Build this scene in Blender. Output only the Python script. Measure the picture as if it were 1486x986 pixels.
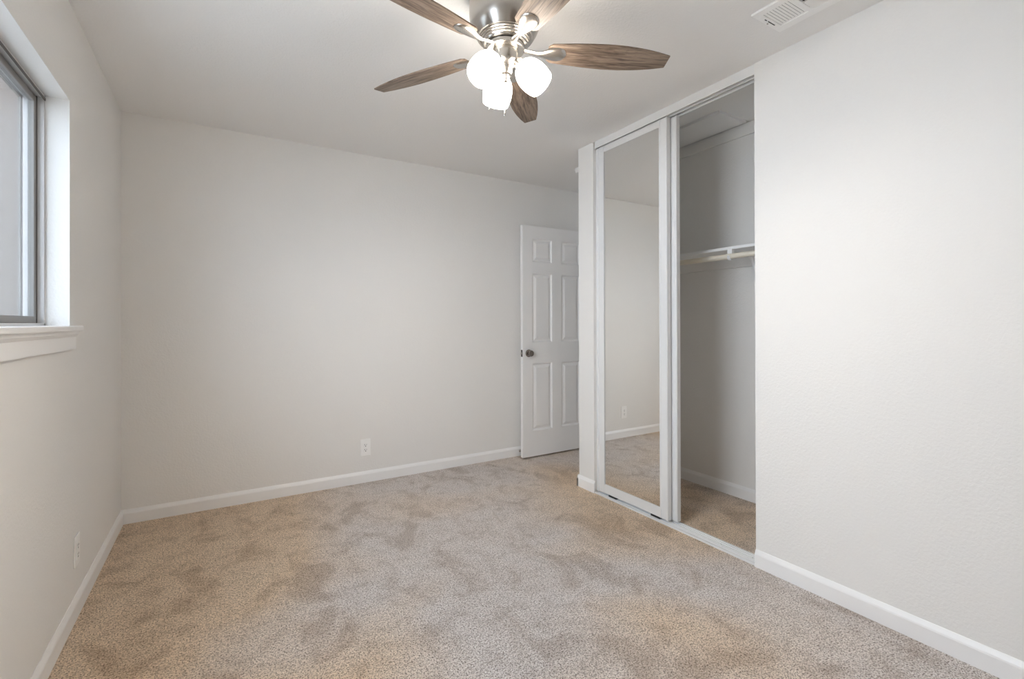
import bpy, bmesh, math, random
from mathutils import Vector, Matrix

for o in list(bpy.data.objects):
    bpy.data.objects.remove(o, do_unlink=True)
SC = bpy.context.scene
COL = SC.collection

# ------------------------------------------------------------------ camera
IMG_W, IMG_H = 1486, 986
F_PX, YAW, PITCH, ROLL, CY, CAM_H = 691.04, 0.5471, 0.0027, -0.0025, 467.22, 1.1812
Fv = Vector((math.sin(YAW)*math.cos(PITCH), math.cos(YAW)*math.cos(PITCH), math.sin(PITCH)))
R0 = Vector((math.cos(YAW), -math.sin(YAW), 0)); U0 = R0.cross(Fv)
Rv = R0*math.cos(ROLL) + U0*math.sin(ROLL); Uv = -R0*math.sin(ROLL) + U0*math.cos(ROLL)
cd = bpy.data.cameras.new('camera'); cam = bpy.data.objects.new('camera', cd); COL.objects.link(cam)
cd.sensor_fit = 'HORIZONTAL'; cd.sensor_width = 36.0; cd.lens = 36.0*F_PX/IMG_W
cd.shift_y = -(IMG_H/2 - CY)/IMG_W
cd.clip_start = 0.02; cd.clip_end = 100
M = Matrix.Identity(4)
for i in range(3):
    M[i][0] = Rv[i]; M[i][1] = Uv[i]; M[i][2] = -Fv[i]
M[2][3] = CAM_H
cam.matrix_world = M
SC.camera = cam

# ------------------------------------------------------------------ light and exposure
SKY = 15.5                      # overcast sky seen through the window
GLOBE = 19.0                    # frosted lamp globes
BULB = 1000.0                    # bulbs inside the globes
EXPOSURE = 0.06
SC.view_settings.view_transform = 'Standard'; SC.view_settings.look = 'None'
SC.view_settings.gamma = 1.0; SC.view_settings.use_curve_mapping = False
SC.view_settings.exposure = EXPOSURE
SC.cycles.max_bounces = 14; SC.cycles.diffuse_bounces = 10; SC.cycles.glossy_bounces = 5
SC.cycles.transparent_max_bounces = 12; SC.cycles.sample_clamp_indirect = 6.0
SC.cycles.caustics_reflective = False; SC.cycles.caustics_refractive = False
SC.cycles.use_denoising = True
w = bpy.data.worlds.new('world'); SC.world = w; w.use_nodes = True
bg = w.node_tree.nodes['Background']
bg.inputs[0].default_value = (0.84, 0.96, 1.12, 1); bg.inputs[1].default_value = SKY
pl = bpy.data.lights.new('window_portal', 'AREA'); pl.shape = 'RECTANGLE'; pl.size = 0.86; pl.size_y = 1.80
pl.cycles.is_portal = True
po = bpy.data.objects.new('window_portal', pl); COL.objects.link(po)
po.location = (-0.66, 1.584, 1.62); po.rotation_euler = (0, -math.pi/2, 0)

# ------------------------------------------------------------------ materials
def mat(name, color, rough=0.5, metal=0.0, spec=0.5):
    m = bpy.data.materials.new(name); m.use_nodes = True
    b = m.node_tree.nodes['Principled BSDF']
    b.inputs['Base Color'].default_value = (*color, 1); b.inputs['Roughness'].default_value = rough
    b.inputs['Metallic'].default_value = metal; b.inputs['Specular IOR Level'].default_value = spec
    return m
def nodes(m): return m.node_tree.nodes, m.node_tree.links, m.node_tree.nodes['Principled BSDF']
def coords(m, scale=(1, 1, 1), off=(0, 0, 0)):
    n, l, _ = nodes(m)
    t = n.new('ShaderNodeTexCoord'); mp = n.new('ShaderNodeMapping'); mp.inputs['Scale'].default_value = scale; mp.inputs['Location'].default_value = off
    l.new(t.outputs['Object'], mp.inputs['Vector']); return mp.outputs['Vector']
def noise(m, vec, scale, detail=3, rough=0.5, dist=0.0):
    n, l, _ = nodes(m); t = n.new('ShaderNodeTexNoise')
    t.inputs['Scale'].default_value = scale; t.inputs['Detail'].default_value = detail
    t.inputs['Roughness'].default_value = rough; t.inputs['Distortion'].default_value = dist
    l.new(vec, t.inputs['Vector']); return t.outputs['Fac']
def ramp(m, fac, stops):
    n, l, _ = nodes(m); r = n.new('ShaderNodeValToRGB'); e = r.color_ramp.elements
    while len(e) < len(stops): e.new(0.5)
    for k, (p, c) in enumerate(stops): e[k].position = p; e[k].color = (*c, 1)
    l.new(fac, r.inputs['Fac']); return r.outputs['Color']
def mix(m, a, b, fac, mode='MIX'):
    n, l, _ = nodes(m); x = n.new('ShaderNodeMix'); x.data_type = 'RGBA'; x.blend_type = mode
    for v, i in ((a, 6), (b, 7)):
        if isinstance(v, tuple): x.inputs[i].default_value = (*v, 1)
        else: l.new(v, x.inputs[i])
    if isinstance(fac, float): x.inputs[0].default_value = fac
    else: l.new(fac, x.inputs[0])
    return x.outputs[2]
def bump(m, h, strength, dist):
    n, l, b = nodes(m); u = n.new('ShaderNodeBump'); u.inputs['Strength'].default_value = strength
    u.inputs['Distance'].default_value = dist; l.new(h, u.inputs['Height']); l.new(u.outputs[0], b.inputs['Normal'])

def plaster(name, col, st):
    m = mat(name, col, 0.75, 0, 0.25); v = coords(m)
    f = noise(m, v, 95, 3, 0.55, 0.4)
    n, l, b = nodes(m)
    mott = noise(m, v, 1.3, 2)
    c = ramp(m, mott, [(0.3, tuple(x*0.985 for x in col)), (0.7, col)])
    l.new(c, b.inputs['Base Color'])
    bump(m, f, st, 0.004); return m
WALL = plaster('wall_paint', (0.84, 0.828, 0.806), 0.36)
CEIL = plaster('ceiling_paint', (0.88, 0.872, 0.86), 0.42)
WHITE = mat('white_semigloss', (0.90, 0.895, 0.89), 0.35)
def brushed_white():
    m = mat('white_door_frame', (0.80, 0.80, 0.795), 0.38)
    v = coords(m, (260, 260, 4)); f = noise(m, v, 1.0, 2); bump(m, f, 0.06, 0.002); return m
FRAMEW = brushed_white()
TRACKW = mat('white_track_metal', (0.80, 0.80, 0.80), 0.35)
PLASTIC = mat('white_plastic', (0.93, 0.925, 0.91), 0.3)
DARK = mat('dark_recess', (0.02, 0.02, 0.02), 0.6)
ALU = mat('mill_aluminium', (0.62, 0.61, 0.60), 0.5, 0.3, 0.3)
SASHM = mat('grey_sash_metal', (0.30, 0.29, 0.28), 0.6, 0.0, 0.2)
ALUD = mat('weathered_aluminium', (0.12, 0.11, 0.10), 0.6, 0.2)
def nickel():
    m = mat('brushed_nickel', (0.58, 0.55, 0.51), 0.27, 1.0)
    v = coords(m, (3, 3, 400)); f = noise(m, v, 1.0, 2); bump(m, f, 0.05, 0.001); return m
NICKEL = nickel()
BRONZE = mat('dark_pewter', (0.30, 0.27, 0.25), 0.22, 1.0)
PEWTERD = mat('blackened_pewter', (0.06, 0.055, 0.05), 0.4, 0.6)
RUBBER = mat('rubber', (0.7, 0.7, 0.68), 0.7)
MIRROR = mat('mirror_silver', (0.90, 0.905, 0.895), 0.0, 1.0)
DOWEL = mat('pine_dowel', (0.66, 0.55, 0.40), 0.5)
def dowel():
    v = coords(DOWEL, (30, 3, 30)); f = noise(DOWEL, v, 1.0, 3)
    n, l, b = nodes(DOWEL); l.new(ramp(DOWEL, f, [(0.3, (0.70, 0.62, 0.50)), (0.7, (0.84, 0.78, 0.67))]), b.inputs['Base Color'])
dowel()

WARM_CAST_OFF = (67.8, 31.6, 8.75)  # noise offset that lays the painted warm cast at the left
def carpet():
    m = mat('carpet_pile', (0.4, 0.33, 0.27), 0.95, 0, 0.1)
    n, l, b = nodes(m); v = coords(m)
    fine = noise(m, v, 190, 2, 0.6)
    c = ramp(m, fine, [(0.34, (0.19, 0.152, 0.130)), (0.43, (0.62, 0.555, 0.515)), (0.51, (0.92, 0.855, 0.815)), (0.60, (1.0, 0.97, 0.95))])
    tufts = noise(m, v, 88, 2, 0.6)
    c = mix(m, c, ramp(m, tufts, [(0.36, (0.70, 0.68, 0.66)), (0.52, (1, 1, 1))]), 1.0, 'MULTIPLY')
    # tan and grey fibre drifts; tan also paints the left floor's warm light
    n0 = noise(m, coords(m, (0.62, 0.62, 1), WARM_CAST_OFF), 1.0, 2, 0.5, 0.3)
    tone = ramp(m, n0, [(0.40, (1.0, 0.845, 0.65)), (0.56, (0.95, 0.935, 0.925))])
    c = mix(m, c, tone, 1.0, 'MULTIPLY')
    # nap lying different ways: vacuum strokes and foot marks
    v2 = coords(m, (1.0, 0.7, 1))
    pa = noise(m, v2, 4.6, 4, 0.6, 0.8)
    t = ramp(m, pa, [(0.36, (0.76, 0.72, 0.68)), (0.48, (0.96, 0.95, 0.94)), (0.58, (1.0, 1.0, 1.0))])
    pb = noise(m, v, 14, 3, 0.6, 0.5)
    t2 = ramp(m, pb, [(0.30, (0.84, 0.82, 0.80)), (0.52, (1, 1, 1))])
    c = mix(m, c, t, 1.0, 'MULTIPLY'); c = mix(m, c, t2, 1.0, 'MULTIPLY')
    l.new(c, b.inputs['Base Color'])
    b.inputs['Sheen Weight'].default_value = 0.15
    hb = noise(m, v, 170, 3, 0.7); bump(m, hb, 0.8, 0.012)
    return m
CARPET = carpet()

def blade_wood():
    m = mat('weathered_oak_blade', (0.3, 0.22, 0.16), 0.42)
    n, l, b = nodes(m)
    v = coords(m, (3.2, 34, 34)); f = noise(m, v, 1.0, 5, 0.65, 1.6)
    v2 = coords(m, (9, 210, 210)); g = noise(m, v2, 1.0, 2, 0.6)
    c = ramp(m, f, [(0.30, (0.085, 0.058, 0.042)), (0.44, (0.20, 0.142, 0.103)), (0.56, (0.30, 0.228, 0.172)), (0.72, (0.15, 0.108, 0.082))])
    d = ramp(m, g, [(0.38, (0.45, 0.42, 0.40)), (0.52, (1, 1, 1))])
    l.new(mix(m, c, d, 1.0, 'MULTIPLY'), b.inputs['Base Color']); bump(m, g, 0.12, 0.001)
    return m
BLADE = blade_wood()

def glow(name, col, strength):
    m = mat(name, (0.95, 0.93, 0.9), 0.3)
    n, l, b = nodes(m); b.inputs['Emission Color'].default_value = (*col, 1); b.inputs['Emission Strength'].default_value = strength
    return m
BULBM = glow('lit_bulb', (1.0, 0.92, 0.82), BULB)
SHADE = glow('lit_frosted_glass', (1.0, 0.92, 0.82), GLOBE)

def glassy(name, tint, refl_rough, refl, alpha_fac=None):
    m = bpy.data.materials.new(name); m.use_nodes = True; n = m.node_tree.nodes; l = m.node_tree.links; n.clear()
    out = n.new('ShaderNodeOutputMaterial'); tr = n.new('ShaderNodeBsdfTransparent'); tr.inputs[0].default_value = (*tint, 1)
    gl = n.new('ShaderNodeBsdfGlossy'); gl.inputs['Roughness'].default_value = refl_rough
    fr = n.new('ShaderNodeFresnel'); ge = n.new('ShaderNodeNewGeometry'); mr = n.new('ShaderNodeMapRange')
    mr.inputs[3].default_value = 1.45; mr.inputs[4].default_value = 1/1.45        # same index from both faces of the pane
    l.new(ge.outputs['Backfacing'], mr.inputs[0]); l.new(mr.outputs[0], fr.inputs[0])
    mx = n.new('ShaderNodeMixShader'); l.new(fr.outputs[0], mx.inputs[0]); l.new(tr.outputs[0], mx.inputs[1]); l.new(gl.outputs[0], mx.inputs[2])
    l.new(mx.outputs[0], out.inputs[0]); return m
GLASS = glassy('window_glass', (0.95, 0.96, 0.96), 0.02, 0.1)
def screen_mat():
    m = bpy.data.materials.new('insect_mesh'); m.use_nodes = True; n = m.node_tree.nodes; l = m.node_tree.links; n.clear()
    out = n.new('ShaderNodeOutputMaterial'); tr = n.new('ShaderNodeBsdfTransparent'); d = n.new('ShaderNodeBsdfDiffuse')
    d.inputs[0].default_value = (0.05, 0.05, 0.05, 1); mx = n.new('ShaderNodeMixShader'); mx.inputs[0].default_value = 0.42
    l.new(tr.outputs[0], mx.inputs[1]); l.new(d.outputs[0], mx.inputs[2]); l.new(mx.outputs[0], out.inputs[0]); return m
SCREEN = screen_mat()
def stucco():
    m = mat('grey_stucco', (0.14, 0.14, 0.145), 0.8)
    n, l, b = nodes(m); v = coords(m, (3.0, 1, 0.35)); f = noise(m, v, 2.2, 4, 0.6)
    l.new(ramp(m, f, [(0.3, (0.112, 0.087, 0.074)), (0.7, (0.142, 0.110, 0.094))]), b.inputs['Base Color']); return m
STUCCO = stucco()
EARTH = mat('patio_concrete', (0.50, 0.49, 0.47), 0.9)

# ------------------------------------------------------------------ mesh helpers
def box(bm, x0, x1, y0, y1, z0, z1, bev=0.0, seg=2):
    r = bmesh.ops.create_cube(bm, size=1.0); vs = r['verts']
    for v in vs:
        v.co = Vector(((x0+x1)/2 + v.co.x*(x1-x0), (y0+y1)/2 + v.co.y*(y1-y0), (z0+z1)/2 + v.co.z*(z1-z0)))
    if bev > 0:
        es = list({e for v in vs for e in v.link_edges})
        bmesh.ops.bevel(bm, geom=es, offset=bev, segments=seg, profile=0.5, affect='EDGES')
def prism(bm, prof, axis, a, b, flip=False):
    """prof: list of 2D points in the plane normal to axis ('x': (y,z), 'y': (x,z), 'z': (x,y))"""
    def P(q, t):
        return {'x': (t, q[0], q[1]), 'y': (q[0], t, q[1]), 'z': (q[0], q[1], t)}[axis]
    A = [bm.verts.new(P(q, a)) for q in prof]; B = [bm.verts.new(P(q, b)) for q in prof]; n = len(prof)
    fs = [bm.faces.new(A), bm.faces.new(B[::-1])]
    for i in range(n): fs.append(bm.faces.new((A[i], B[i], B[(i+1) % n], A[(i+1) % n])))
    bmesh.ops.recalc_face_normals(bm, faces=fs)
def lathe(bm, prof, seg=40, mtx=None, cap=True):
    """prof: (r, z) from one end to the other, turned about local z"""
    mtx = mtx or Matrix.Identity(4); rings = []
    for r, z in prof:
        if r < 1e-6: rings.append([bm.verts.new(mtx @ Vector((0, 0, z)))])
        else: rings.append([bm.verts.new(mtx @ Vector((r*math.cos(2*math.pi*k/seg), r*math.sin(2*math.pi*k/seg), z))) for k in range(seg)])
    fs = []
    for a, b in zip(rings, rings[1:]):
        for k in range(seg):
            k2 = (k+1) % seg
            if len(a) == 1 and len(b) == 1: continue
            if len(a) == 1: fs.append(bm.faces.new((a[0], b[k], b[k2])))
            elif len(b) == 1: fs.append(bm.faces.new((a[k], b[0], a[k2])))
            else: fs.append(bm.faces.new((a[k], b[k], b[k2], a[k2])))
    if cap:
        if len(rings[0]) > 1: fs.append(bm.faces.new(rings[0]))
        if len(rings[-1]) > 1: fs.append(bm.faces.new(rings[-1][::-1]))
    bmesh.ops.recalc_face_normals(bm, faces=fs)
def tube(bm, pts, radii, seg=12, flat=(1, 1)):
    pts = [Vector(p) for p in pts]
    if not isinstance(radii, (list, tuple)): radii = [radii]*len(pts)
    rings = []; up = None
    for i, p in enumerate(pts):
        d = (pts[min(i+1, len(pts)-1)] - pts[max(i-1, 0)]).normalized()
        if up is None:
            up = Vector((0, 0, 1)) if abs(d.z) < 0.9 else Vector((1, 0, 0))
        s = d.cross(up).normalized(); u = s.cross(d).normalized()
        rings.append([bm.verts.new(p + s*math.cos(2*math.pi*k/seg)*radii[i]*flat[0] + u*math.sin(2*math.pi*k/seg)*radii[i]*flat[1]) for k in range(seg)])
    fs = []
    for a, b in zip(rings, rings[1:]):
        for k in range(seg): fs.append(bm.faces.new((a[k], b[k], b[(k+1) % seg], a[(k+1) % seg])))
    fs.append(bm.faces.new(rings[0])); fs.append(bm.faces.new(rings[-1][::-1]))
    bmesh.ops.recalc_face_normals(bm, faces=fs)
def obj(name, bm, m, parent=None, smooth=False, loc=None):
    me = bpy.data.meshes.new(name)
    if loc is not None: bmesh.ops.translate(bm, vec=-Vector(loc), verts=bm.verts)
    bm.to_mesh(me); bm.free(); me.materials.append(m)
    o = bpy.data.objects.new(name, me); COL.objects.link(o)
    if loc is not None: o.location = loc
    if smooth:
        for p in me.polygons: p.use_smooth = True
        try: me.set_sharp_from_angle(angle=math.radians(35))
        except Exception: pass
    if parent:
        o.parent = parent
        if parent.type == 'EMPTY' or True:
            o.location = Vector(o.location) - Vector(world_loc(parent))
    return o
def world_loc(o):
    v = Vector(o.location); p = o.parent
    while p: v = v + Vector(p.location); p = p.parent
    return v
def tag(o, label=None, cat=None, group=None, kind=None):
    if label: o['label'] = label
    if cat: o['category'] = cat
    if group: o['group'] = group
    if kind: o['kind'] = kind
    return o
def thing(name, loc, label, cat, group=None):
    o = bpy.data.objects.new(name, None); COL.objects.link(o); o.location = loc; o.empty_display_size = 0.05
    return tag(o, label, cat, group)
def B(): return bmesh.new()

# ------------------------------------------------------------------ room dimensions
XL, XR, YB, ZC = -0.508, 2.210, 3.597, 2.44
Y_OPEN0, Y_OPEN1, Y_STUB = 1.360, 2.535, 2.696      # closet opening, outer end of the closet
XCB, ZCC = 2.982, 2.512                              # closet back wall, closet ceiling
YNEAR, XHALL, XFAR = -0.95, 3.000, 4.1
XO = -0.634                                          # outer face of the window wall
WY0, WY1, WZ0, WZ1 = 0.68, 2.487, 1.175, 2.057       # window opening

def struct(name, bm, m, label, smooth=False, parent=None):
    o = obj(name, bm, m, parent, smooth)
    if parent is None: tag(o, label, 'structure' if False else name.split('_')[0], kind='structure')
    return o

bm = B(); box(bm, XO, XFAR+0.1, YNEAR-0.1, YB+0.1, -0.12, 0.0)
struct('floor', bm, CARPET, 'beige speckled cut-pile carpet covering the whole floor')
bm = B()
box(bm, XO, 2.345, YNEAR-0.1, YB+0.1, ZC, 2.62)
box(bm, 2.345, XFAR+0.1, 2.64, YB+0.1, ZC, 2.62)
struct('ceiling', bm, CEIL, 'off-white textured ceiling above the room')
bm = B(); box(bm, 2.345, 3.1, 1.15, 2.64, ZCC, 2.62)
struct('ceiling_closet', bm, CEIL, 'shaded ceiling inside the open closet')
bm = B()
box(bm, XO, XL, YNEAR, WY0, 0, ZC); box(bm, XO, XL, WY1, YB, 0, ZC)
box(bm, XO, XL, WY0, WY1, 0, WZ0-0.02); box(bm, XO, XL, WY0, WY1, WZ1, ZC)
struct('wall_left', bm, WALL, 'off-white wall with the window at left')
bm = B(); box(bm, XO, XFAR+0.1, YB, YB+0.1, 0, ZC)
struct('wall_back', bm, WALL, 'long off-white back wall facing the camera')
bm = B(); box(bm, XR, 2.345, YNEAR-0.1, Y_OPEN0, 0, ZC); box(bm, 2.345, 3.1, 1.15, 1.25, 0, 2.62)
struct('wall_right', bm, WALL, 'bright off-white wall right of the closet opening')
bm = B(); box(bm, XR, 2.345, Y_OPEN1, Y_STUB, 0, ZC); box(bm, 2.345, XHALL, 2.585, Y_STUB, 0, 2.62)
struct('wall_stub', bm, WALL, 'narrow off-white wall end between closet and door')
bm = B(); box(bm, XCB, 3.1, 1.15, 2.70, 0, 2.62)
struct('wall_closet', bm, WALL, 'back wall inside the closet half in shade')
bm = B(); box(bm, XO, 2.345, YNEAR-0.1, YNEAR, 0, ZC)
struct('wall_near', bm, WALL, 'wall behind the camera')
bm = B(); box(bm, XHALL, 3.1, 2.696, 2.74, 0, ZC); box(bm, XHALL, 3.1, 3.505, YB, 0, ZC); box(bm, XHALL, 3.1, 2.74, 3.505, 2.05, ZC)
struct('wall_entry', bm, WALL, 'short wall with the doorway behind the closet')
bm = B(); box(bm, XFAR, XFAR+0.1, 2.64, YB+0.1, 0, ZC); box(bm, 3.1, XFAR, 2.60, 2.70, 0, ZC)
struct('wall_hall', bm, WALL, 'hallway wall beyond the doorway')

# baseboards
BT, BH = 0.012, 0.083
PROF = [(0, 0), (BT, 0), (BT, 0.060), (BT*0.85, 0.066), (BT*0.45, 0.076), (BT*0.18, BH), (0, BH)]
def bb(name, segs, label):
    bm = B()
    for axis, base, sgn, a, b in segs:
        prism(bm, [(base + sgn*p, z) for p, z in PROF], axis, a, b)
    return struct(name, bm, WHITE, label)
bb('baseboard_left', [('y', XL, 1, YNEAR, YB)], 'white baseboard along the window wall')
bb('baseboard_back', [('x', YB, -1, XL, XHALL)], 'white baseboard along the back wall')
bb('baseboard_right', [('y', XR, -1, YNEAR, Y_OPEN0)], 'white baseboard right of the closet opening')
bb('baseboard_stub', [('y', XR, -1, Y_OPEN1-0.012, Y_STUB+BT), ('x', Y_STUB, 1, XR-BT, XHALL)], 'short white baseboard wrapping the wall end beside the mirror door')
bb('baseboard_closet', [('y', XCB, -1, 1.25, 2.585), ('x', 1.25, 1, 2.345, XCB), ('x', 2.585, -1, 2.345, XCB)], 'white baseboard inside the closet')

# ------------------------------------------------------------------ window
XF = -0.578
win = tag(bpy.data.objects.new('window_1', None), 'aluminium sliding window in the left wall', 'window', kind='structure'); COL.objects.link(win)
win.location = (XF, (WY0+WY1)/2, WZ0)
bm = B()
for x0, x1, d in ((XF-0.055, XF, 0.012), (XF-0.0549, XF-0.042, 0.026)):
    box(bm, x0, x1, WY0, WY0+d, WZ0, WZ1, 0.001); box(bm, x0, x1, WY1-d, WY1, WZ0, WZ1, 0.001)
    box(bm, x0, x1, WY0, WY1, WZ1-d, WZ1, 0.001); box(bm, x0, x1, WY0, WY1, WZ0-0.018, WZ0+d-0.002, 0.001)
obj('window_frame', bm, ALU, win)
YM = (WY0+WY1)/2
def sash(x, y0, y1, m):
    bm = B(); z0, z1, d = WZ0+0.010, WZ1-0.014, 0.026
    box(bm, x-0.009, x+0.009, y0, y0+d, z0, z1, 0.002); box(bm, x-0.009, x+0.009, y1-d, y1, z0, z1, 0.002)
    box(bm, x-0.0085, x+0.0085, y0, y1, z0, z0+d, 0.002); box(bm, x-0.0085, x+0.0085, y0, y1, z1-d, z1, 0.002)
    s = obj('sash', bm, m, win)
    bm = B(); box(bm, x-0.002, x+0.002, y0+d, y1-d, z0+d, z1-d); obj('glass_pane', bm, GLASS, s)
    return s
sash(XF-0.030, YM-0.02, WY1-0.013, SASHM)
sash(XF-0.0505, WY0+0.014, YM+0.02, SASHM)
bm = B(); box(bm, XF-0.0005, XF+0.003, YM, WY1-0.006, WZ1-0.022, WZ1-0.012, 0.001)
box(bm, XF+0.0005, XF+0.0025, WY0+0.02, YM, WZ1-0.022, WZ1-0.012, 0.001)
box(bm, XF-0.0225, XF-0.0190, WY1-0.017, WY1-0.0115, WZ0+0.008, WZ1-0.012)
obj('weather_strip', bm, ALUD, win)
bm = B(); x = XF-0.064
for y0, y1, z0, z1 in ((YM-0.01, YM+0.012, WZ0+0.01, WZ1-0.012), (WY1-0.03, WY1-0.008, WZ0+0.01, WZ1-0.012), (YM, WY1-0.01, WZ0+0.01, WZ0+0.03), (YM, WY1-0.01, WZ1-0.032, WZ1-0.012)):
    box(bm, x-0.004, x+0.004, y0, y1, z0, z1, 0.001)
sf = obj('screen_frame', bm, SASHM, win)
bm = B(); box(bm, x-0.0006, x+0.0006, YM+0.012, WY1-0.03, WZ0+0.03, WZ1-0.032); obj('insect_screen', bm, SCREEN, sf)
# stool and apron
bm = B(); box(bm, XF-0.002, XL+0.004, WY0-0.001, WY1+0.001, WZ0-0.0215, WZ0-0.0003)
box(bm, XL, XL+0.032, WY0-0.06, WY1+0.062, WZ0-0.022, WZ0, 0.006, 3)
struct('trim_1', bm, WHITE, 'white window stool with rounded nose under the window')
bm = B(); prism(bm, [(XL, 1.083), (XL+0.012, 1.083), (XL+0.012, 1.131), (XL+0.020, 1.143), (XL+0.022, 1.153), (XL, 1.153)], 'y', WY0-0.04, WY1+0.036)
struct('trim_2', bm, WHITE, 'white apron moulding beneath the window stool')
# outdoors: an added dark wall hiding the bright sky, and the side yard
bm = B()
box(bm, -4.2, -0.66, 4.0, 4.3, -0.3, 3.4)
struct('wall_sky_block', bm, STUCCO, 'added dark stucco wall hiding the bright sky outside the window')
bm = B(); box(bm, -9, -0.64, -9, 9, -0.4, -0.3)
struct('ground', bm, EARTH, 'concrete side yard outside the window')

# ------------------------------------------------------------------ six panel door
DX0, DX1, DYF, DYB, DZ0, DZ1 = 2.220, 2.952, 3.465, 3.500, 0.014, 2.032
door = tag(bpy.data.objects.new('door_1', None), 'white six-panel door standing open against the back wall', 'door', kind='structure'); COL.objects.link(door)
door.location = (DX0, DYF, 0)
def panel_face(bm, y, s):
    """door face with six raised panels; s = +1 recesses towards +y"""
    px = [(2.321, 2.533), (2.639, 2.851)]; pz = [(0.238, 0.826), (1.012, 1.616), (1.717, 1.920)]
    xs = [DX0, 2.321, 2.533, 2.639, 2.851, DX1]; zs = [DZ0, 0.238, 0.826, 1.012, 1.616, 1.717, 1.920, DZ1]
    for i in range(5):
        for j in range(7):
            if i in (1, 3) and j in (1, 3, 5): continue
            bm.faces.new([bm.verts.new((a, y, c)) for a, c in ((xs[i], zs[j]), (xs[i+1], zs[j]), (xs[i+1], zs[j+1]), (xs[i], zs[j+1]))])
    for x0, x1 in px:
        for z0, z1 in pz:
            rings = []
            for off, dep in ((0, 0), (0.002, 0.005), (0.011, 0.0125), (0.016, 0.0128), (0.038, 0.0035), (0.040, 0.0026)):
                rings.append([bm.verts.new((a, y+s*dep, c)) for a, c in ((x0+off, z0+off), (x1-off, z0+off), (x1-off, z1-off), (x0+off, z1-off))])
            for a, b in zip(rings, rings[1:]):
                for k in range(4): bm.faces.new((a[k], a[(k+1) % 4], b[(k+1) % 4], b[k]))
            bm.faces.new(rings[-1])
bm = B(); panel_face(bm, DYF, 1); panel_face(bm, DYB, -1)
for q in (((DX0, DYF, DZ0), (DX0, DYB, DZ0), (DX0, DYB, DZ1), (DX0, DYF, DZ1)), ((DX1, DYF, DZ0), (DX1, DYB, DZ0), (DX1, DYB, DZ1), (DX1, DYF, DZ1)),
          ((DX0, DYF, DZ0), (DX1, DYF, DZ0), (DX1, DYB, DZ0), (DX0, DYB, DZ0)), ((DX0, DYF, DZ1), (DX1, DYF, DZ1), (DX1, DYB, DZ1), (DX0, DYB, DZ1))):
    bm.faces.new([bm.verts.new(v) for v in q])
bmesh.ops.remove_doubles(bm, verts=bm.verts, dist=1e-5); bmesh.ops.recalc_face_normals(bm, faces=bm.faces)
obj('door_slab', bm, WHITE, door)
def knob_bm(side):
    bm = B(); y = DYF if side < 0 else DYB
    mt = Matrix.Translation((2.279, y, 0.918)) @ Matrix.Rotation(math.radians(90 if side < 0 else -90), 4, 'X')
    lathe(bm, [(0, -0.001), (0.031, -0.001), (0.033, 0.002), (0.032, 0.006), (0.024, 0.011), (0.013, 0.013), (0.011, 0.020), (0.0125, 0.024), (0.022, 0.029), (0.0265, 0.036), (0.0265, 0.043), (0.022, 0.050), (0.012, 0.054), (0, 0.0545)], 32, mt)
    return bm
obj('door_knob', knob_bm(-1), BRONZE, door, True)
obj('door_knob', knob_bm(1), BRONZE, door, True)
bm = B(); box(bm, DX0-0.0012, DX0+0.001, DYF+0.006, DYB-0.006, 0.888, 0.948, 0.0005); lp = obj('latch_plate', bm, PEWTERD, door)
bm = B(); box(bm, DX0-0.009, DX0, DYF+0.011, DYB-0.011, 0.908, 0.928, 0.002); obj('latch_bolt', bm, NICKEL, lp)
for z in (0.25, 1.05, 1.82):
    bm = B(); lathe(bm, [(0.006, z-0.045), (0.006, z+0.045)], 12, Matrix.Translation((DX1+0.006, DYB+0.004, 0))); obj('hinge', bm, BRONZE, door)
bm = B()
for y0, y1, z0, z1 in ((2.74, 2.755, 0, 2.05), (3.508, 3.522, 0, 2.05), (2.74, 3.522, 2.035, 2.05)):
    box(bm, XHALL-0.012, 3.1, y0, y1, z0, z1)
struct('trim_3', bm, WHITE, 'white jamb of the doorway hidden behind the closet')
# door stop on the back wall baseboard
ds = thing('door_stop', (2.262, YB-BT, 0.045), 'small spring door stop on the baseboard behind the open door', 'door stop')
bm = B(); lathe(bm, [(0.010, 0), (0.010, 0.004), (0.006, 0.006)] + [(0.005 if k % 2 else 0.0038, 0.008+0.003*k) for k in range(15)], 16,
               Matrix.Translation((2.262, YB-BT, 0.045)) @ Matrix.Rotation(math.radians(90), 4, 'X')); obj('spring', bm, NICKEL, ds, True)
bm = B(); lathe(bm, [(0.006, 0.050), (0.0075, 0.054), (0.0075, 0.066), (0.005, 0.070)], 16,
               Matrix.Translation((2.262, YB-BT, 0.045)) @ Matrix.Rotation(math.radians(90), 4, 'X')); obj('rubber_tip', bm, RUBBER, ds, True)

# ------------------------------------------------------------------ closet front
def track(name, parts, m, label, cat):
    bm = B()
    for x0, x1, z0, z1 in parts: box(bm, x0, x1, Y_OPEN0+0.002, Y_OPEN1-0.013, z0, z1)
    return tag(obj(name, bm, m), label, cat)
hd = track('door_header_track', [(2.2135, 2.2170, 2.390, ZC-0.0005), (2.2170, 2.2505, 2.428, ZC-0.0005), (2.2505, 2.2535, 2.391, ZC-0.0005), (2.2535, 2.288, 2.428, ZC-0.0005), (2.288, 2.2915, 2.390, ZC-0.0005), (2.2915, 2.3445, 2.41, ZC-0.0005)], FRAMEW,
           'white metal header track along the ceiling above the sliding closet doors', 'track')
ft = track('door_floor_track', [(2.206, 2.217, 0, 0.010), (2.217, 2.231, 0, 0.004), (2.231, 2.234, 0, 0.011), (2.234, 2.249, 0, 0.004), (2.249, 2.255, 0, 0.008), (2.255, 2.267, 0, 0.004), (2.267, 2.270, 0, 0.011), (2.270, 2.286, 0, 0.004), (2.286, 2.297, 0, 0.010)], TRACKW,
           'white metal floor track across the bottom of the closet opening', 'track')
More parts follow.
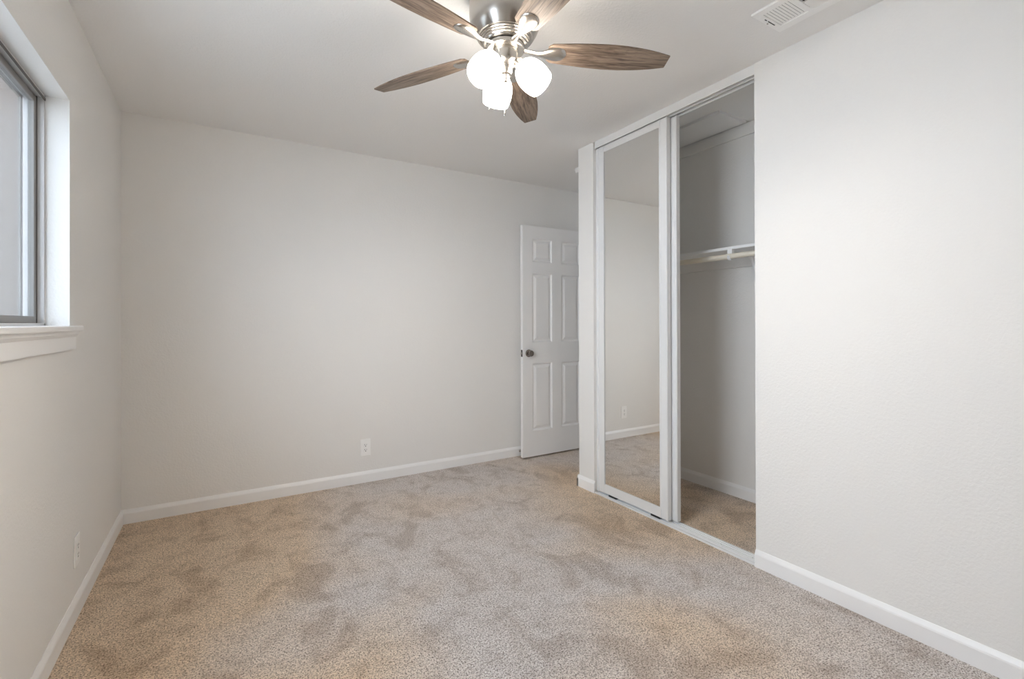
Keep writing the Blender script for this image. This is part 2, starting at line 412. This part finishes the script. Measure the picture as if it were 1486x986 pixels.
for y in (1.41, 1.585):
    bm = B(); lathe(bm, [(0.004, 0.004), (0.004, 0.0052), (0.001, 0.0054)], 12, Matrix.Translation((2.260, y, 0))); obj('screw', bm, DARK, ft)

def slide_door(x, y0, y1, label, tilt):
    T, z0, z1 = 0.024, 0.024, 2.386
    d = thing('mirror_sliding_door', (x+T/2, (y0+y1)/2, 0), label, 'closet door', 'mirrored sliding closet doors')
    sw = 0.062
    def stile(a, b, inner):
        # one extruded profile: raised outer roll, flat face, thin inner lip
        o_, e, g = (a, b, 1) if inner == 'b' else (b, a, -1)
        pr = [(x+T+0.002, o_), (x-0.001, o_), (x-0.004, o_+g*0.003), (x-0.004, o_+g*0.009), (x-0.0005, o_+g*0.013), (x+0.001, o_+g*0.014),
              (x+0.001, e-g*0.011), (x-0.002, e-g*0.009), (x-0.002, e-g*0.002), (x, e), (x+0.010, e), (x+T-0.006, e-g*0.006), (x+T+0.002, e-g*0.020)]
        bm = B(); prism(bm, pr, 'z', z0, z1)
        return obj('stile', bm, FRAMEW, d)
    stile(y0, y0+sw, 'b'); stile(y1-sw-0.006, y1, 'a')
    bm = B(); box(bm, x, x+T-0.002, y0+sw, y1-sw-0.006, z1-0.043, z1, 0.0015); obj('top_rail', bm, FRAMEW, d)
    bm = B(); box(bm, x, x+T-0.002, y0+sw, y1-sw-0.006, z0, z0+0.061, 0.0015); obj('bottom_rail', bm, FRAMEW, d)
    bm = B(); box(bm, x+0.004, x+0.008, y0+sw-0.010, y1-sw, z0+0.055, z1-0.040)
    c = Vector((x+0.006, (y0+y1)/2, 1.2))
    bmesh.ops.rotate(bm, cent=c, matrix=Matrix.Rotation(tilt, 3, 'Y'), verts=bm.verts)
    obj('mirror_glass', bm, MIRROR, d)
    bm = B(); box(bm, x+0.011, x+T-0.004, y0+sw-0.005, y1-sw, z0+0.05, z1-0.03); obj('backing_board', bm, FRAMEW, d)
    for y in (y0+0.10, y1-0.14):
        bm = B(); box(bm, x+0.001, x+0.022, y-0.035, y+0.035, 0.0115, z0+0.004, 0.001); obj('roller_guide', bm, DARK, d)
    return d
slide_door(2.2205, 1.900, 2.508, 'front mirror-faced sliding closet door, next to the narrow wall end', 0.0)
slide_door(2.2570, 1.862, 2.508, 'rear sliding closet door tucked behind the mirrored front one', 0.0)

bm = B(); box(bm, 2.236, 2.3445, 2.511, Y_OPEN1, 0.012, 2.3895)
struct('trim_6', bm, FRAMEW, 'recessed metal side jamb at the far end of the closet opening')
# ------------------------------------------------------------------ closet inside
bm = B(); box(bm, 2.668, XCB, 1.252, 2.583, 1.630, 1.648, 0.0015)
tag(obj('closet_shelf', bm, WHITE), 'white painted shelf board across the open closet', 'shelf')
bm = B(); box(bm, XCB-0.018, XCB, 1.252, 2.583, 1.552, 1.630, 0.002)
box(bm, 2.62, XCB, 1.25, 1.268, 1.552, 1.630, 0.002); box(bm, 2.62, XCB, 2.567, 2.585, 1.552, 1.630, 0.002)
struct('trim_4', bm, WALL, 'painted ledger strip under the closet shelf')
bm = B(); box(bm, XCB-0.014, XCB, 1.25, 2.585, 2.425, 2.504, 0.002)
struct('trim_5', bm, WALL, 'painted board at the top of the closet back wall')
bm = B(); box(bm, 2.66, 2.94, 1.865, 2.40, ZCC-0.018, ZCC+0.02, 0.002)
struct('ceiling_hatch', bm, CEIL, 'flat access panel in the closet ceiling')
# rod: a wooden pole resting in hooks
rod = tag(bpy.data.objects.new('closet_rod', None), 'round wooden hanging rod below the closet shelf', 'closet rod'); COL.objects.link(rod)
RX, RZ = 2.655, 1.586
rod.location = (RX, 1.9, RZ)
bm = B(); lathe(bm, [(0.0165, 0), (0.0165, 1.308)], 24, Matrix.Translation((RX, 1.271, RZ)) @ Matrix.Rotation(math.radians(-90), 4, 'X')); obj('pole', bm, DOWEL, rod, True)
for y, s in ((1.268, 1), (2.567, -1)):
    bm = B(); lathe(bm, [(0.028, 0), (0.028, 0.004), (0.022, 0.006), (0.022, 0.018)], 24, Matrix.Translation((RX, y, RZ)) @ Matrix.Rotation(math.radians(-90*s), 4, 'X')); obj('end_socket', bm, PLASTIC, rod, True)
# bracket
BY = 1.79
br = tag(bpy.data.objects.new('shelf_bracket', None), 'white metal shelf bracket with hook holding the closet rod', 'bracket'); COL.objects.link(br)
br.location = (XCB, BY, 1.5)
bm = B(); box(bm, XCB-0.004, XCB, BY-0.012, BY+0.012, 1.40, 1.628, 0.001); box(bm, XCB-0.022, XCB-0.016, BY-0.012, BY+0.012, 1.40, 1.628, 0.001); obj('wall_plate', bm, WHITE, br)
bm = B(); box(bm, 2.650, XCB-0.018, BY-0.010, BY+0.010, 1.616, 1.630, 0.001); obj('shelf_arm', bm, WHITE, br)
bm = B(); tube(bm, [(XCB-0.02, BY, 1.43), (2.93, BY, 1.50), (2.88, BY, 1.58), (2.84, BY, 1.622)], 0.010, 10); obj('brace', bm, WHITE, br, True)
bm = B(); pts = []
for k in range(13):
    a = math.radians(60 - k*21); pts.append((RX + 0.0215*math.cos(a), BY, RZ + 0.0215*math.sin(a)))
tube(bm, [(2.70, BY, 1.624), (2.685, BY, 1.612)] + pts, 0.0045, 8, (2.4, 1)); obj('rod_hook', bm, WHITE, br, True)
bm = B(); box(bm, 2.646, 2.668, BY-0.016, BY+0.016, 1.602, 1.630, 0.002); obj('end_block', bm, WHITE, br)

# ------------------------------------------------------------------ outlets
def outlet(p, nrm, label):
    t = thing('wall_outlet', p, label, 'outlet')
    # local frame: u along the wall, n out of the wall
    u = Vector((1, 0, 0)) if abs(nrm[1]) > 0 else Vector((0, 1, 0)); n = Vector(nrm); c = Vector(p)
    def bx(bm, u0, u1, z0, z1, n0, n1, bev=0.0):
        a = c + u*u0 + n*n0; b = c + u*u1 + n*n1
        box(bm, min(a.x, b.x), max(a.x, b.x), min(a.y, b.y), max(a.y, b.y), c.z+z0, c.z+z1, bev)
    bm = B(); bx(bm, -0.037, 0.037, -0.062, 0.062, 0, 0.006, 0.0025); obj('cover_plate', bm, PLASTIC, t)
    bm = B(); bx(bm, -0.0165, 0.0165, -0.0335, 0.0335, 0.003, 0.0078, 0.001); r = obj('receptacle', bm, PLASTIC, t)
    for z in (-0.018, 0.018):
        bm = B()
        bx(bm, -0.0080, -0.0056, z-0.001, z+0.008, 0.004, 0.0081); bx(bm, 0.0056, 0.0078, z-0.001, z+0.007, 0.004, 0.0081)
        bx(bm, -0.0028, 0.0028, z-0.011, z-0.005, 0.004, 0.0081)
        obj('socket_slots', bm, DARK, r)
    return t
outlet((0.911, YB, 0.259), (0, -1, 0), 'white electrical outlet low on the back wall')
outlet((XL, 2.578, 0.262), (1, 0, 0), 'white outlet plate seen edge-on, low on the window wall')

# ------------------------------------------------------------------ smoke detector
sx, sy = 2.522, 3.020
sd = thing('smoke_detector', (sx, sy, ZC), 'round white smoke detector on the ceiling half hidden behind the closet corner', 'smoke detector')
bm = B(); lathe(bm, [(0.066, ZC), (0.066, ZC-0.010), (0.062, ZC-0.014)], 40, Matrix.Translation((sx, sy, 0))); obj('base_ring', bm, PLASTIC, sd, True)
bm = B(); lathe(bm, [(0.060, ZC-0.012), (0.060, ZC-0.026), (0.054, ZC-0.036), (0.030, ZC-0.042), (0, ZC-0.042)], 40, Matrix.Translation((sx, sy, 0))); obj('cover', bm, PLASTIC, sd, True)

# ------------------------------------------------------------------ ceiling vent
VX0, VX1, VY0, VY1 = 1.846, 2.052, 0.700, 1.148
vt = thing('ceiling_vent', ((VX0+VX1)/2, (VY0+VY1)/2, ZC), 'white louvered air vent in the ceiling near the right wall', 'air vent')
bm = B(); zt, zb = ZC, ZC-0.010
def flange(bm, x0, x1, y0, y1):
    box(bm, x0, x1, y0, y1, zb, zt, 0.002)
IX0, IX1 = VX0+0.035, VX1-0.040
b1a, b1b, b2a, b2b, b3a, b3b = 1.010, 1.118, 0.848, 0.994, 0.730, 0.832
flange(bm, VX0, IX0, VY0, VY1); flange(bm, IX1, VX1, VY0, VY1)
for a, b in ((b1b, VY1), (b2b, b1a), (b3b, b2a), (VY0, b3a)): flange(bm, IX0-0.002, IX1+0.002, a, b)
obj('frame', bm, PLASTIC, vt)
bm = B(); box(bm, IX0, IX1, b3a, b1b, ZC-0.0012, ZC-0.0002); obj('duct_opening', bm, DARK, vt)
def slat(bm, cx, cy, ln, along, ang):
    # a thin tilted strip
    wd, th = 0.0098, 0.001; co, si = math.cos(ang), math.sin(ang); vs = []
    for t in (-ln/2, ln/2):
        for q in ((-wd/2, -th/2), (wd/2, -th/2), (wd/2, th/2), (-wd/2, th/2)):
            a = q[0]*co - q[1]*si; z = q[0]*si + q[1]*co
            vs.append(bm.verts.new((cx + (t if along == 'x' else a), cy + (a if along == 'x' else t), ZC-0.0056+z)))
    fs = [bm.faces.new(vs[0:4]), bm.faces.new(vs[4:8][::-1])]
    for k in range(4): fs.append(bm.faces.new((vs[k], vs[4+k], vs[4+(k+1) % 4], vs[(k+1) % 4])))
    bmesh.ops.recalc_face_normals(bm, faces=fs)
for a, b, along, ang in ((b1a, b1b, 'x', -0.06), (b3a, b3b, 'x', 0.06)):
    n = 9
    for k in range(n):
        bm = B(); slat(bm, (IX0+IX1)/2, a + (b-a)*(k+0.5)/n, IX1-IX0, along, ang); obj('louver', bm, PLASTIC, vt)
n = 10
for k in range(n):
    bm = B(); slat(bm, IX0 + (IX1-IX0)*(k+0.5)/n, (b2a+b2b)/2, b2b-b2a, 'y', 0.75 if k < n/2 else -0.75); obj('louver', bm, PLASTIC, vt)
bm = B(); box(bm, 1.912, 1.984, 1.1275, 1.1315, zb-0.0006, zb+0.002); sl = obj('lever_slot', bm, DARK, vt)
bm = B(); box(bm, 1.926, 1.931, 1.1265, 1.1325, zb-0.008, zb, 0.0005); obj('damper_lever', bm, PLASTIC, sl)
for x_ in (1.949,):
    bm = B(); lathe(bm, [(0.004, zb), (0.004, zb-0.001), (0.002, zb-0.0018)], 12, Matrix.Translation((x_, 1.1395, 0))); obj('screw', bm, NICKEL, vt)

# ------------------------------------------------------------------ ceiling fan
FC = Vector((0.936, 1.581, 0)); T0 = Matrix.Translation(FC)
fan = thing('ceiling_fan', (FC.x, FC.y, ZC), 'brushed nickel flush-mount ceiling fan with five wooden blades and three lit globes', 'ceiling fan')
bm = B(); lathe(bm, [(0.139, 2.44), (0.139, 2.365), (0.137, 2.345), (0.131, 2.322), (0.122, 2.302), (0.112, 2.286), (0.108, 2.280), (0.100, 2.279)], 64, T0); obj('motor_housing', bm, NICKEL, fan, True)
bm = B(); lathe(bm, [(0.100, 2.285), (0.100, 2.276), (0.096, 2.274), (0.096, 2.268), (0.091, 2.266), (0.091, 2.260), (0.086, 2.258), (0.083, 2.252), (0.060, 2.250)], 64, T0); obj('ringed_collar', bm, NICKEL, fan, True)
bm = B(); lathe(bm, [(0.055, 2.250), (0.072, 2.249), (0.074, 2.247), (0.074, 2.233), (0.071, 2.230), (0.048, 2.229)], 64, T0); obj('flywheel', bm, NICKEL, fan, True)
bm = B(); lathe(bm, [(0.060, 2.2515), (0.060, 2.2485)], 48, T0); obj('shadow_gap', bm, DARK, fan)
bm = B(); lathe(bm, [(0.046, 2.232), (0.050, 2.227), (0.050, 2.192), (0.048, 2.184), (0.041, 2.176), (0.034, 2.172), (0.030, 2.170)], 48, T0); sh = obj('switch_housing', bm, NICKEL, fan, True)
bm = B(); lathe(bm, [(0.030, 2.174), (0.029, 2.166), (0.027, 2.146), (0.024, 2.140), (0.015, 2.137), (0.013, 2.120), (0.010, 2.113), (0.0, 2.110)], 40, T0); lk = obj('light_fitter', bm, NICKEL, fan, True)

# blades
ZBL = 2.236
def half_w(u):
    P = [(0.165, 0.034), (0.180, 0.047), (0.24, 0.054), (0.32, 0.061), (0.40, 0.0645), (0.47, 0.063), (0.54, 0.056), (0.60, 0.0455), (0.657, 0.031)]
    for (a, p), (b, q) in zip(P, P[1:]):
        if u <= b:
            t = (u-a)/(b-a); return p + (q-p)*t
    return P[-1][1]
def blade_bm():
    bm = B(); us = [0.165, 0.172, 0.180] + [0.18+0.0265*k for k in range(1, 18)] + [0.645, 0.657]
    us = sorted(set(round(u, 4) for u in us)); th = 0.0028; top = []; bot = []
    vs = [-1, -0.5, 0, 0.5, 1]
    for u in us:
        h = half_w(u)
        top.append([bm.verts.new((u, v*h, th)) for v in vs]); bot.append([bm.verts.new((u, v*h, -th)) for v in vs])
    fs = []
    for i in range(len(us)-1):
        for j in range(4):
            fs.append(bm.faces.new((top[i][j], top[i+1][j], top[i+1][j+1], top[i][j+1])))
            fs.append(bm.faces.new((bot[i][j], bot[i][j+1], bot[i+1][j+1], bot[i+1][j])))
        for j in (0, 4): fs.append(bm.faces.new((top[i][j], bot[i][j], bot[i+1][j], top[i+1][j])))
    for i in (0, len(us)-1):
        for j in range(4): fs.append(bm.faces.new((top[i][j], top[i][j+1], bot[i][j+1], bot[i][j])))
    bmesh.ops.recalc_face_normals(bm, faces=fs)
    es = [e for e in bm.edges if len(e.link_faces) == 2 and e.calc_face_angle(0) > 1.2]
    bmesh.ops.bevel(bm, geom=es, offset=0.0012, segments=2, affect='EDGES')
    return bm
def iron_bm():
    """curved arm from the flywheel to a teardrop plate under the blade (local x outwards)"""
    bm = B()
    # arm and teardrop as one lofted strip with a crowned underside
    st = [(0.066, 0.0, 0.014, 0.006, 0.004), (0.095, 0.0, 0.012, 0.006, 0.0), (0.125, 0.0, 0.012, 0.006, -0.006), (0.145, 0, 0.017, 0.007, -0.006), (0.165, 0, 0.026, 0.0085, -0.0045),
          (0.188, 0, 0.0335, 0.010, -0.003), (0.208, 0, 0.0345, 0.010, -0.003), (0.224, 0, 0.029, 0.008, -0.003), (0.234, 0, 0.019, 0.005, -0.003), (0.239, 0, 0.006, 0.002, -0.003)]
    rings = []
    for x, y, hw, dep, zt in st:
        ring = []
        for k in range(9):
            a = math.pi*k/8; ring.append(bm.verts.new((x, -hw*math.cos(a), zt - dep*math.sin(a))))
        rings.append(ring)
    fs = []
    for a, b in zip(rings, rings[1:]):
        for k in range(8): fs.append(bm.faces.new((a[k], b[k], b[k+1], a[k+1])))
        fs.append(bm.faces.new((a[8], b[8], b[0], a[0])))
    fs.append(bm.faces.new(rings[0])); fs.append(bm.faces.new(rings[-1]))
    bmesh.ops.recalc_face_normals(bm, faces=fs)
    return bm
blade_me = blade_bm(); iron_me = iron_bm()
bmesh_to = {}
first = None
PITCH_B = math.radians(-12)
for k in range(5):
    ang = math.radians(-24 + 72*k)
    if first is None:
        bl = obj('blade', blade_me, BLADE, fan); ir = obj('blade_iron', iron_me, NICKEL, fan, True); first = (bl, ir)
    else:
        bl = first[0].copy(); COL.objects.link(bl); ir = first[1].copy(); COL.objects.link(ir)
    bl.parent = fan; ir.parent = fan
    rot = Matrix.Rotation(ang, 4, 'Z') @ Matrix.Rotation(PITCH_B, 4, 'X')
    bl.location = (0, 0, ZBL-ZC); bl.rotation_euler = rot.to_euler()
    ir.location = (0, 0, ZBL-ZC); ir.rotation_euler = rot.to_euler()

# lamps: arm, cup, frosted shade
def shade_bm():
    bm = B()
    out = [(0.020, 0.0), (0.027, -0.003), (0.038, -0.011), (0.0475, -0.023), (0.054, -0.038), (0.0575, -0.055), (0.0585, -0.072), (0.0575, -0.088), (0.055, -0.103), (0.0525, -0.114), (0.0515, -0.1165)]
    inn = [(0.0495, -0.1165), (0.0505, -0.112), (0.053, -0.101), (0.0545, -0.087), (0.0555, -0.072), (0.0545, -0.056), (0.051, -0.040), (0.0445, -0.026), (0.035, -0.015), (0.020, -0.006)]
    lathe(bm, out + inn, 40, None, False)
    return bm
for k, az in enumerate((-12, 108, 228)):
    # azimuth measured from the picture's right, seen from the camera side
    a = math.radians(az) - YAW
    d = Vector((math.cos(a), math.sin(a), 0)); tilt = math.radians(43)
    ax = (d*math.sin(tilt) + Vector((0, 0, -1))*math.cos(tilt)).normalized()      # where the shade opens
    s0 = FC + Vector((0, 0, 2.188)) + d*0.046
    q = (-ax).to_track_quat('Z', 'Y').to_matrix().to_4x4()
    bm = B(); tube(bm, [FC + Vector((0, 0, 2.168)) + d*0.020, FC + Vector((0, 0, 2.180)) + d*0.034, s0 - ax*0.002, s0 + ax*0.012], 0.0085, 12); arm = obj('lamp_arm', bm, NICKEL, fan, True)
    bm = B(); lathe(bm, [(0.0, 0.004), (0.014, 0.003), (0.021, -0.006), (0.0225, -0.030), (0.020, -0.032)], 28, Matrix.Translation(s0) @ q); obj('socket_cup', bm, NICKEL, arm, True)
    bm = shade_bm(); bmesh.ops.transform(bm, matrix=Matrix.Translation(s0 + ax*0.022) @ q, verts=bm.verts)
    bb_ = B(); lathe(bb_, [(0, 0.020), (0.011, 0.018), (0.013, 0.0), (0.024, -0.018), (0.029, -0.036), (0.026, -0.052), (0.015, -0.063), (0, -0.066)], 24, Matrix.Translation(s0 + ax*0.022) @ q)
    bulb = obj('bulb', bb_, BULBM, arm, True)
    s = obj('globe_shade', bm, SHADE, fan, True); s['label'] = 'lit frosted white glass shade'
# pull chains
for lat, dep, zend in ((-0.064, 0.0, 2.004), (-0.004, 0.010, 1.986)):
    p = FC + Vector((math.cos(YAW), -math.sin(YAW), 0))*lat + Vector((math.sin(YAW), math.cos(YAW), 0))*dep
    top = 2.185 if abs(lat) < 0.05 else 2.19
    bm = B(); n = 60
    a0 = FC + (p-FC).normalized()*0.044
    tube(bm, [(a0.x, a0.y, top), (p.x, p.y, top-0.012), (p.x, p.y, zend+0.02)], 0.0011, 6); ch = obj('pull_chain', bm, NICKEL, fan, True)
    bm = B(); lathe(bm, [(0.001, zend+0.024), (0.0026, zend+0.020), (0.0030, zend+0.004), (0.0015, zend), (0, zend)], 12, Matrix.Translation((p.x, p.y, 0))); obj('pull_fob', bm, NICKEL, ch, True)
